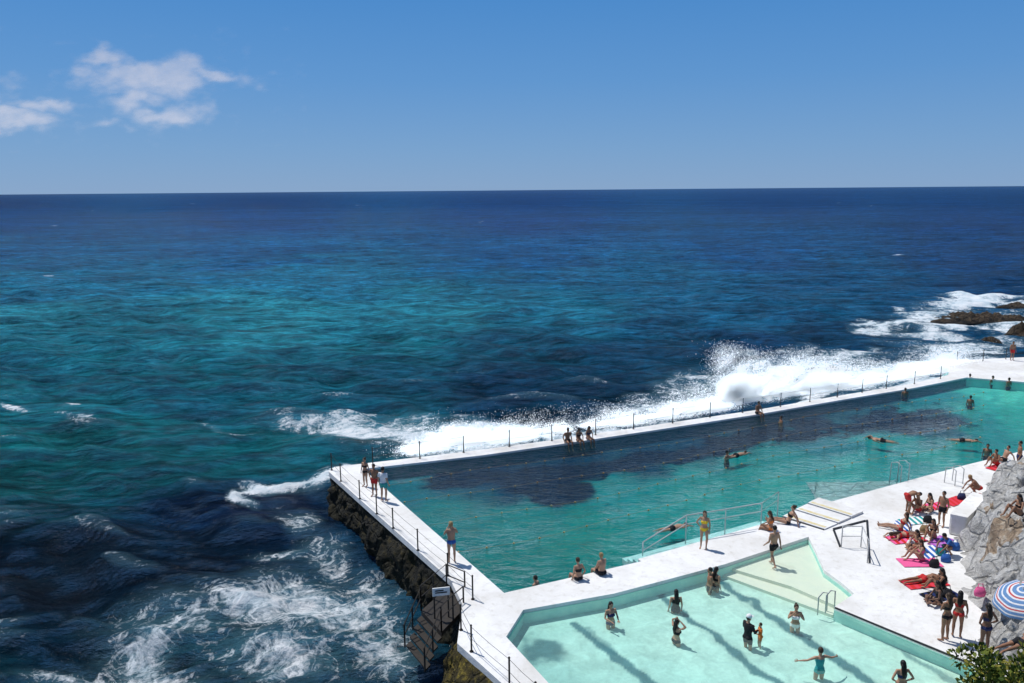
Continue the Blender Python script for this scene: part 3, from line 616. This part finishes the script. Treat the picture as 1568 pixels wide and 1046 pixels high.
def blob(a,b_,su,sv,am,rot=0.):
    global foam
    c_=math.cos(math.radians(rot));s_=math.sin(math.radians(rot)); du=wu-a;dv_=wv-b_
    e_=((du*c_+dv_*s_)/su)**2+((-du*s_+dv_*c_)/sv)**2; foam=np.maximum(foam,am*np.exp(-e_))
for q in [(560,652,140,18,.68,6),(640,665,90,22,.85,10),(720,672,80,16,.85,0),(820,672,200,13,.8,-5),(470,640,70,10,.55,8),(1010,628,110,22,.6,-6),(1140,590,80,24,.7,-5),(1230,570,130,18,.74,-3),(1330,590,140,16,.85,-8),(1420,563,110,12,.8,-5),(1060,590,60,20,.5,-10),
 (1400,490,80,9,.9,-8),(1500,462,100,9,.9,-3),(1480,505,110,8,.8,2),(1560,500,60,18,.8,0),(1340,497,40,6,.8,0),(1480,535,110,11,.66,-3),(1290,545,90,12,.6,-3),(1180,540,60,7,.4,-3),
 (430,745,50,9,.95,-8),(378,762,22,9,1.,20),(480,735,40,12,.85,-20),(455,800,50,24,.45,30),(500,860,60,40,.42,40),(440,850,60,10,.45,0),
 (400,935,80,32,.70,8),(480,930,100,50,.60,15),(560,940,60,60,.58,40),(300,960,90,34,.5,-10),(230,1000,90,34,.62,-20),(200,1040,130,26,.58,0),(450,1010,130,44,.52,0),(600,1000,60,50,.52,50),(90,1040,90,15,.48,0),(540,720,26,16,.9,10),
 (20,624,30,4,.85,8),(118,628,20,3,.8,0),(350,655,60,5,.38,0),(300,950,180,60,.38,-8),(1000,602,80,8,.38,-8),(640,880,16,60,.5,-40)]: blob(*q)
wf=sstep(575,700,u)*(1-sstep(1480,1560,u)); wallf=np.exp(-(dfar/(1.6+.9*sstep(1050,1250,u)+2.0*fbm(x*.3,y*.3,4,4)))**2)*wf
foam=np.maximum(foam,wallf*1.0)
wc=vn(x*.12,y*.25,3)*vn(x*.02,y*.03,5)
far_=sstep(60,200,r)*(1-sstep(900,2500,r))
foam=np.maximum(foam,.62*sstep(.84,.92,wc)*far_)
foam=np.maximum(foam,.24*sstep(.2,.5,z)*(r<70))
z+=wallf*(1.65+1.0*(fbm(x*.7,y*.7,4,2)-.5)) + np.clip(foam-.5,0,1)*.6*fbm(x*.9,y*.9,5,3)*(1-wallf)
sea_in=[P(a,b_,0)[:2] for a,b_ in [(503+14,724+6),(530,715)]]+[tuple(np.array(q[:2])-np.array([0,.45])) for q in Fo[1:]]+[P(1470,560,0)[:2],P(1720,560,0)[:2],(150,60),(150,-40),(5,-40),(5,10),P(860,1100,0)[:2],P(740,990,0)[:2],P(712,925,0)[:2],P(700,893,0)[:2]]
ins=inpoly(x,y,sea_in); Zs=z0+z; Zs[ins]=-7
pts=[(0,306,(8,45,90)),(400,304,(9,48,95)),(800,303,(10,50,100)),(1200,302,(12,54,102)),(1568,302,(14,56,102)),(0,335,(10,62,112)),(400,335,(10,62,115)),(800,335,(9,58,112)),(1500,335,(10,54,104)),
(0,380,(14,84,128)),(400,380,(15,86,134)),(800,385,(14,82,132)),(1150,385,(12,75,124)),(1500,390,(10,62,110)),
(0,430,(22,105,138)),(500,430,(24,112,145)),(1000,430,(19,100,138)),(1300,430,(13,80,120)),(1540,430,(8,55,95)),
(0,490,(34,130,148)),(400,490,(38,138,156)),(650,485,(34,130,150)),(850,480,(24,112,140)),(1100,480,(16,90,125)),(1250,470,(12,78,112)),(1300,530,(10,60,90)),
(0,560,(14,92,112)),(150,540,(18,105,122)),(300,550,(20,108,126)),(600,530,(26,116,134)),(800,530,(15,85,112)),(950,530,(12,70,102)),(1150,530,(10,60,95)),
(0,600,(22,108,122)),(300,610,(16,86,106)),(450,590,(20,98,118)),(600,590,(15,80,102)),(750,600,(8,52,78)),(950,590,(9,55,80)),(1100,560,(12,70,95)),
(0,680,(18,112,118)),(200,660,(17,104,114)),(400,690,(14,94,104)),(600,640,(20,100,118)),(850,640,(8,50,75)),(1000,612,(8,45,78)),
(0,750,(13,88,94)),(200,740,(14,84,94)),(350,720,(14,88,98)),(100,800,(9,55,66)),
(0,850,(5,26,42)),(150,830,(5,28,48)),(300,800,(6,30,60)),(420,790,(8,30,66)),
(50,930,(5,24,38)),(200,900,(6,28,46)),(350,880,(7,30,52)),(500,900,(20,62,88)),(560,840,(18,55,82)),(100,1000,(8,38,55)),(300,980,(20,68,84)),(500,980,(30,80,100)),(600,1030,(22,58,78)),(0,1040,(12,52,64))]
cu=u+(fbm(x*.06,y*.06,4,3)-.5)*120; cv_=v+(fbm(x*.06,y*.1,4,7)-.5)*np.clip((v-300)*.35,0,70)
col=idw(cu,cv_,pts,3.4,.55,1.8)
sm=D.materials.new('sea_water'); t=NT(sm); g=t.n('ShaderNodeNewGeometry').outputs['Position']
wc_=t.n('ShaderNodeAttribute',attribute_name='col').outputs['Color']; fd=t.n('ShaderNodeAttribute',attribute_name='foam').outputs['Fac']
mp=t.n('ShaderNodeMapping',{'Vector':g,'Rotation':(0,0,.10),'Scale':(.36,1.25,1)}).outputs[0]
mp2=t.n('ShaderNodeMapping',{'Vector':g,'Rotation':(0,0,-.3),'Scale':(.5,1.2,1)}).outputs[0]
na=t.noise(mp,.14,5,.62,.1); nb=t.noise(mp,.6,7,.70,.1); nb2=t.noise(mp2,1.3,6,.70,.1); nc=t.noise(mp,.012,9,.75,.2); nd_=t.noise(mp2,3.6,5,.65,.2)
kk=t.math('MULTIPLY',t.rng(na,.34,.66,.68,1.32),t.math('MULTIPLY',t.rng(nb,.38,.62,.46,1.54),t.rng(nc,.34,.66,.74,1.26)))  # light and shade of the ripples put into the water colour
kk=t.math('MULTIPLY',kk,t.rng(nb2,.38,.62,.62,1.38))
kk=t.math('MULTIPLY',kk,.84)
wcol=t.n('ShaderNodeVectorMath',{0:wc_,'Scale':kk},operation='SCALE').outputs[0]
bn=t.math('ADD',t.math('MULTIPLY',na,.6),t.math('ADD',t.math('MULTIPLY',t.math('ADD',nb,nb2),.55),t.math('MULTIPLY',nd_,.22)))
bp=t.n('ShaderNodeBump',{'Height':bn,'Distance':1.3,'Strength':1.}).outputs[0]
f1=t.noise(g,.5,7,.6,1.8); rid=t.math('SUBTRACT',1.,t.math('MULTIPLY',t.math('ABSOLUTE',t.math('SUBTRACT',f1,.5)),15.),clamp=True)
f3=t.noise(g,1.5,6,.6,1.4); rid2=t.math('SUBTRACT',1.,t.math('MULTIPLY',t.math('ABSOLUTE',t.math('SUBTRACT',f3,.5)),11.),clamp=True)
f2=t.noise(g,.8,10,.75,.5)
ff=t.math('MULTIPLY_ADD',fd,1.8,t.math('MULTIPLY',rid,.40)); ff=t.math('MULTIPLY_ADD',rid2,.26,ff); ff=t.math('ADD',ff,t.math('MULTIPLY',t.math('SUBTRACT',f2,.5),1.9))
ff=t.math('MULTIPLY',t.math('SUBTRACT',ff,.86),1.7,clamp=True); ff=t.math('MULTIPLY',ff,t.rng(fd,.05,.25))
aer=t.rng(fd,.1,.9,0.,.75)
c1_=t.mix(aer,wcol,(.15,.34,.42))
dist=t.n('ShaderNodeVectorMath',{0:g},operation='LENGTH').outputs['Value']
fr=t.n('ShaderNodeFresnel',{'IOR':1.33,'Normal':bp}).outputs[0]
fr=t.math('MULTIPLY',t.math('MINIMUM',fr,.55),t.rng(dist,40,900,.75,.34))
di=t.n('ShaderNodeBsdfDiffuse',{'Color':c1_,'Normal':bp}).outputs[0]
gl=t.n('ShaderNodeBsdfGlossy',{'Color':(1,1,1,1),'Roughness':.10,'Normal':bp}).outputs[0]
bs=t.n('ShaderNodeMixShader',{0:fr,1:di,2:gl})
bf=t.n('ShaderNodeBump',{'Height':f2,'Distance':.6,'Strength':.9}).outputs[0]
fo=t.n('ShaderNodeBsdfDiffuse',{'Color':t.mix(t.rng(f2,.35,.6),(.50,.63,.70),(.82,.85,.87)),'Normal':bf})
t.out(t.n('ShaderNodeMixShader',{0:ff,1:bs.outputs[0],2:fo.outputs[0]}).outputs[0])
grid_obj('sea',np.stack([x,y,Zs],-1),NC,NR,[sm],{'col':col,'foam':np.clip(foam,0,1.2)})
def spray(name,plumes):
    Cs=[];Sz=[]
    for (uu_,vv_,n_,wx_,hh,lean) in plumes:
        n_=int(n_*3.6)
        q=np.array(P(uu_,vv_,-.6)); R3=np.random.default_rng(int(uu_))
        hgt=R3.random(n_)**1.5*hh*(.2+.8*R3.random(n_)); al=R3.normal(size=n_)*wx_*(.5+.4*hgt/hh); ac=R3.normal(size=n_)*.7*(.6+hgt/hh)
        tx_=q[0]+al*.91-ac*.41+hgt*lean; ty_=q[1]+al*.41+ac*.91+.9
        cl=fbm(al*.9+uu_,hgt*.8+ac*.6,5,2); kp=(cl+R3.normal(size=n_)*.06)>.38+.13*hgt/hh
        Cs.append(np.stack([tx_,ty_,-.6+hgt],-1)[kp]); Sz.append((.0055+.010*R3.random(n_)**4)[kp])
    Cc=np.concatenate(Cs);Sz=np.concatenate(Sz); n_=len(Cc)
    T4=np.array([[1,1,1],[1,-1,-1],[-1,1,-1],[-1,-1,1]],float)
    Vv=(Cc[:,None,:]+T4[None]*Sz[:,None,None]*(1+.4*rng.normal(size=(n_,4,3)))).reshape(-1,3)
    tri=np.array([[0,1,2],[0,3,1],[0,2,3],[1,3,2]]); Fq=(tri[None]+4*np.arange(n_)[:,None,None]).reshape(-1,3)
    me=D.meshes.new(name); me.vertices.add(len(Vv)); me.vertices.foreach_set('co',Vv.reshape(-1).astype(np.float32)); me.loops.add(Fq.size); me.loops.foreach_set('vertex_index',Fq.reshape(-1).astype(np.int32)); me.polygons.add(len(Fq)); me.polygons.foreach_set('loop_start',(np.arange(len(Fq))*3).astype(np.int32)); me.update(calc_edges=True)
    m=D.materials.new('spray_droplets'); t=NT(m); a=t.n('ShaderNodeBsdfDiffuse',{'Color':(.88,.92,.95,1),'Normal':t.vec(SUN)}).outputs[0]; b_=t.n('ShaderNodeBsdfTranslucent',{'Color':(.88,.92,.95,1),'Normal':t.vec(-SUN)}).outputs[0]; t.out(t.n('ShaderNodeAddShader',{0:a,1:b_}).outputs[0])
    me.materials.append(m); o=D.objects.new(name,me); scene.collection.objects.link(o)
spray('wave_spray',[(1130,620,26000,.9,4.6,-.1),(1175,615,28000,1.7,3.8,-.1),(1225,605,26000,1.9,3.5,.0),(1275,598,18000,2.0,2.6,.1),(1330,592,12000,2.5,2.0,0),(1400,580,12000,2.5,1.9,0),(1455,570,12000,2.2,2.4,0),(1095,632,9000,1.8,2.2,0),(1040,642,7000,2.,1.6,0),(960,655,6000,2.,1.5,0),(880,664,6000,2.,1.5,0),(800,678,6500,2.,1.6,0),(740,682,6500,1.6,1.6,0),(690,690,7000,1.4,1.8,0),(640,698,4000,1.2,1.1,0)])
# ------------------------------------------------------------------ towels, bags, umbrella
def towel(u,v,L_,W_,yaw,ca,cb,z=.006,stripes=5):
    nu,nv=24,12; a=np.linspace(-L_/2,L_/2,nu)[None];b_=np.linspace(-W_/2,W_/2,nv)[:,None]; q=P(u,v,z); cy,sy=math.cos(math.radians(yaw)),math.sin(math.radians(yaw))
    X_=a+0*b_;Y_=b_+0*a; zz=.012+.03*fbm(X_*3+u,Y_*3,3,2)
    tm=D.materials.new('towel_fabric'); t=NT(tm); oc=t.n('ShaderNodeTexCoord').outputs['Generated']; w=t.n('ShaderNodeTexWave',{'Vector':oc,'Scale':stripes*.35}).outputs['Fac']
    t.out(t.n('ShaderNodeBsdfPrincipled',{'Base Color':t.mix(t.rng(w,.45,.55),ca,cb),'Roughness':.95,'Specular IOR Level':.1}).outputs[0])
    return grid_obj('beach_towel',np.stack([q[0]+X_*cy-Y_*sy,q[1]+X_*sy+Y_*cy,z+zz],-1),nu,nv,[tm])
RP=(.62,.05,.08)
for a in [(1388,826,1.6,.75,10,RD,PK),(1408,862,1.6,.75,0,PK,PK),(1415,893,1.7,.75,10,RD,RP),(1382,808,1.3,.7,60,BL,WH),(1430,776,1.4,.7,20,PK,RD),(1400,798,1.4,.7,15,WH,TL),(1440,830,1.3,.6,40,(.4,.1,.45),(.45,.2,.5)),(1425,846,1.4,.7,30,WH,BL),(1497,764,1.5,.7,30,RD,RD),(1530,716,1.5,.7,30,RD,RP),(1462,768,1.4,.7,30,RD,RP),(1440,912,1.4,.7,20,NV,BK)]: towel(*a)
def bag(u,v,c,z=0.,s=.35,name='beach_bag'):
    q=P(u,v,z); mb=MB(); mb.loft([(q[0],q[1],z),(q[0],q[1],z+s*.4),(q[0],q[1],z+s*.9)],[s*.55,s*.62,s*.45],[s*.33,s*.38,s*.2],(1,0,0),n=12)
    mb.path([(q[0]-s*.3,q[1],z+s*.85),(q[0]-s*.2,q[1],z+s*1.3),(q[0]+s*.2,q[1],z+s*1.3),(q[0]+s*.3,q[1],z+s*.85)],.015); mb.build(name,[cm(c)],smooth=True)
for a in [(1420,800,BK),(1448,860,BL),(1462,842,BL),(1430,868,BK),(1450,915,BK),(1395,838,WH),(1472,765,NV),(1440,850,TL),(1415,815,(.3,.2,.1)),(1500,912,PK,.5)]: bag(*a)
# striped beach umbrella leaning over the rocks
mb=MB(); q=Vector(P(1572,925,1.2)); ax=Vector((-.35,-.1,.93)).normalized(); xx=ax.cross(Vector((0,1,0))).normalized(); yy=ax.cross(xx); n=40; RR=1.0; K=21
vs=[]
for i in range(K+1):
    rr_=RR*math.sin(i/K*1.35)/math.sin(1.35)
    for j in range(n):
        a=2*math.pi*j/n; sc=1-.05*abs(math.cos(a*4))*(i/K); vs.append(q+xx*math.cos(a)*rr_*sc+yy*math.sin(a)*rr_*sc+ax*(.62*math.cos(i/K*1.35)))
for i in range(K):
    for j in range(n):
        mb.f.append((i*n+j,i*n+(j+1)%n,(i+1)*n+(j+1)%n,(i+1)*n+j)); mb.m.append([0,0,1,0,0,1,2,1][i%8])
mb.v=[tuple(a) for a in vs]; mb.tube(q+ax*.7,q-ax*1.2,.02,m=3)
mb.build('beach_umbrella',[cm((.12,.24,.45)),cm((.7,.7,.72)),cm((.5,.08,.08)),steel],smooth=True)
# ------------------------------------------------------------------ bush
mb=MB(); R4=random.Random(4); cb=Vector(P(1558,1044,1.5))
lfm=[pmat('leaf_a',(.10,.135,.018),(.15,.16,.025),4,.6,spec=.15),pmat('leaf_b',(.035,.07,.012),(.055,.09,.016),4,.6,spec=.15),pmat('leaf_c',(.2,.19,.03),(.23,.2,.035),4,.6,spec=.15),pmat('twig',(.08,.05,.03))]
cl=[(cb+Vector((R4.uniform(-1.25,1.2),R4.uniform(-.8,.9),R4.uniform(-.9,.6))),R4.uniform(.25,.42)) for _ in range(54)]
for c_,rad in cl:
    mb.loft([cb+Vector((0,0,-1.4)),cb.lerp(c_,.6)+Vector((0,0,-.2)),c_],[.04,.02,.008],[.04,.02,.008],m=3,n=5)
    for _ in range(75):
        d_=Vector((R4.gauss(0,1),R4.gauss(0,1),R4.gauss(0,1)+.3)).normalized(); q=c_+d_*rad*R4.uniform(.4,1.05)
        ln=R4.uniform(.11,.2); wv_=ln*.3; tn=(d_+Vector((R4.uniform(-.7,.7),R4.uniform(-.7,.7),R4.uniform(-.3,.8)))).normalized(); sd=tn.cross(Vector((R4.uniform(-1,1),R4.uniform(-1,1),R4.uniform(-1,1)))).normalized(); nr=tn.cross(sd)
        mb.add([q,q+tn*ln*.5+sd*wv_,q+tn*ln-nr*.02,q+tn*ln*.5-sd*wv_],[(0,1,2,3)],R4.choice([0,0,1,1,2]))
mb.build('coastal_bush',lfm)
mb=MB(); mb.ell((cb.x+.4,cb.y,-.1),(2.0,1.2,.8),nu=24,nv=12); mb.build('garden_soil_mound',[pmat('soil',(.12,.08,.05),(.2,.14,.09),3,.9,.05)],smooth=True)
mb=MB(); mb.add([(-60000,-200,-9),(60000,-200,-9),(60000,60000,-9),(-60000,60000,-9)],[(0,1,2,3)]); mb.build('seabed_ground',[pmat('seabed',(.1,.12,.1),(.06,.08,.08),.05)])
# ------------------------------------------------------------------ cloud
nu,nv=300,200; cy_=4200.
uu=np.linspace(-160,470,nu)[None,:]+np.zeros((nv,1)); vv=np.linspace(235,40,nv)[:,None]+np.zeros((1,nu))
den=np.zeros_like(uu)
nx1=(fbm(uu*.018,vv*.035,6,1)-.5); nx2=(fbm(uu*.018,vv*.035,6,4)-.5)
for a,b_,su,sv,am in [(170,92,42,18,1.),(235,118,75,28,1.15),(320,116,62,12,.9),(195,150,45,24,.9),(255,172,60,16,.85),(150,120,35,14,.6),(70,158,55,14,.95),(25,183,50,18,.95),(155,190,40,8,.45),(20,125,50,12,.35),(-60,160,60,20,.6)]:
    den=np.maximum(den,am*np.exp(-(((uu+nx1*90-a)/su)**2+((vv+nx2*50-b_)/sv)**2)))
den=sstep(.05,1.05,den+(fbm(uu*.05,vv*.09,6,6)-.5)*.6)
dcl=fw[None,None]*F+rt[None,None]*(uu-784)[...,None]-up[None,None]*(vv-523)[...,None]
tc=(cy_+ (1-vv/235)*900)/dcl[...,1]; Vc=C[None,None]+dcl*tc[...,None]
cmn=D.materials.new('cloud_vapour'); t=NT(cmn); dn=t.n('ShaderNodeAttribute',attribute_name='den').outputs['Fac']
g=t.n('ShaderNodeNewGeometry').outputs['Position']; nz=t.noise(g,.006,8,.6,.4)
al=t.math('MULTIPLY',dn,t.rng(nz,.25,.6,.6,1.),clamp=True); al=t.math('MULTIPLY',al,.60)
a=t.n('ShaderNodeBsdfDiffuse',{'Color':(.68,.65,.66,1),'Normal':t.vec(SUN)}).outputs[0]; b_=t.n('ShaderNodeBsdfTranslucent',{'Color':(.68,.65,.66,1),'Normal':t.vec(-SUN)}).outputs[0]
t.out(t.n('ShaderNodeMixShader',{0:al,1:t.n('ShaderNodeBsdfTransparent').outputs[0],2:t.n('ShaderNodeAddShader',{0:a,1:b_}).outputs[0]}).outputs[0])
grid_obj('cloud',Vc,nu,nv,[cmn],{'den':den})
# ------------------------------------------------------------------ light
sd=SUN; el=math.asin(sd.z); az=math.atan2(sd.x,sd.y)
L=D.lights.new('sun','SUN'); L.energy=4.1; L.angle=math.radians(.5); L.color=(1,.97,.92); lo=D.objects.new('sun',L); scene.collection.objects.link(lo)
lo.rotation_euler=sd.to_track_quat('Z','Y').to_euler()
w=D.worlds.new("World"); scene.world=w; w.use_nodes=True; nt=w.node_tree; nt.nodes.clear(); t=NT.__new__(NT); t.t=nt
sk=t.n('ShaderNodeTexSky',sky_type='NISHITA',sun_disc=False,sun_elevation=el,sun_rotation=az,altitude=10,air_density=1.,dust_density=.1,ozone_density=1.5)
zc=t.n('ShaderNodeSeparateXYZ',{0:t.n('ShaderNodeTexCoord').outputs['Generated']}).outputs[2]
cr=t.n('ShaderNodeValToRGB',{0:t.rng(zc,0,.5)}); els=cr.color_ramp.elements
st=[(0.,(122,160,203)),(.10,(110,156,205)),(.26,(88,146,206)),(.46,(66,134,202)),(1.,(40,100,180))]
els[0].position=0; els[0].color=c4(lin(st[0][1])); els[1].position=1; els[1].color=c4(lin(st[-1][1]))
for ps_,c_ in st[1:-1]:
    e_=els.new(ps_); e_.color=c4(lin(c_))
grad=t.n('ShaderNodeVectorMath',{0:cr.outputs[0],'Scale':10.},operation='SCALE').outputs[0]
mx=t.mix(t.rng(zc,.25,.7,.92,.0),sk.outputs[0],grad)
bg=t.n('ShaderNodeBackground',{'Color':mx,'Strength':.1}); t.n('ShaderNodeOutputWorld',{'Surface':bg.outputs[0]})
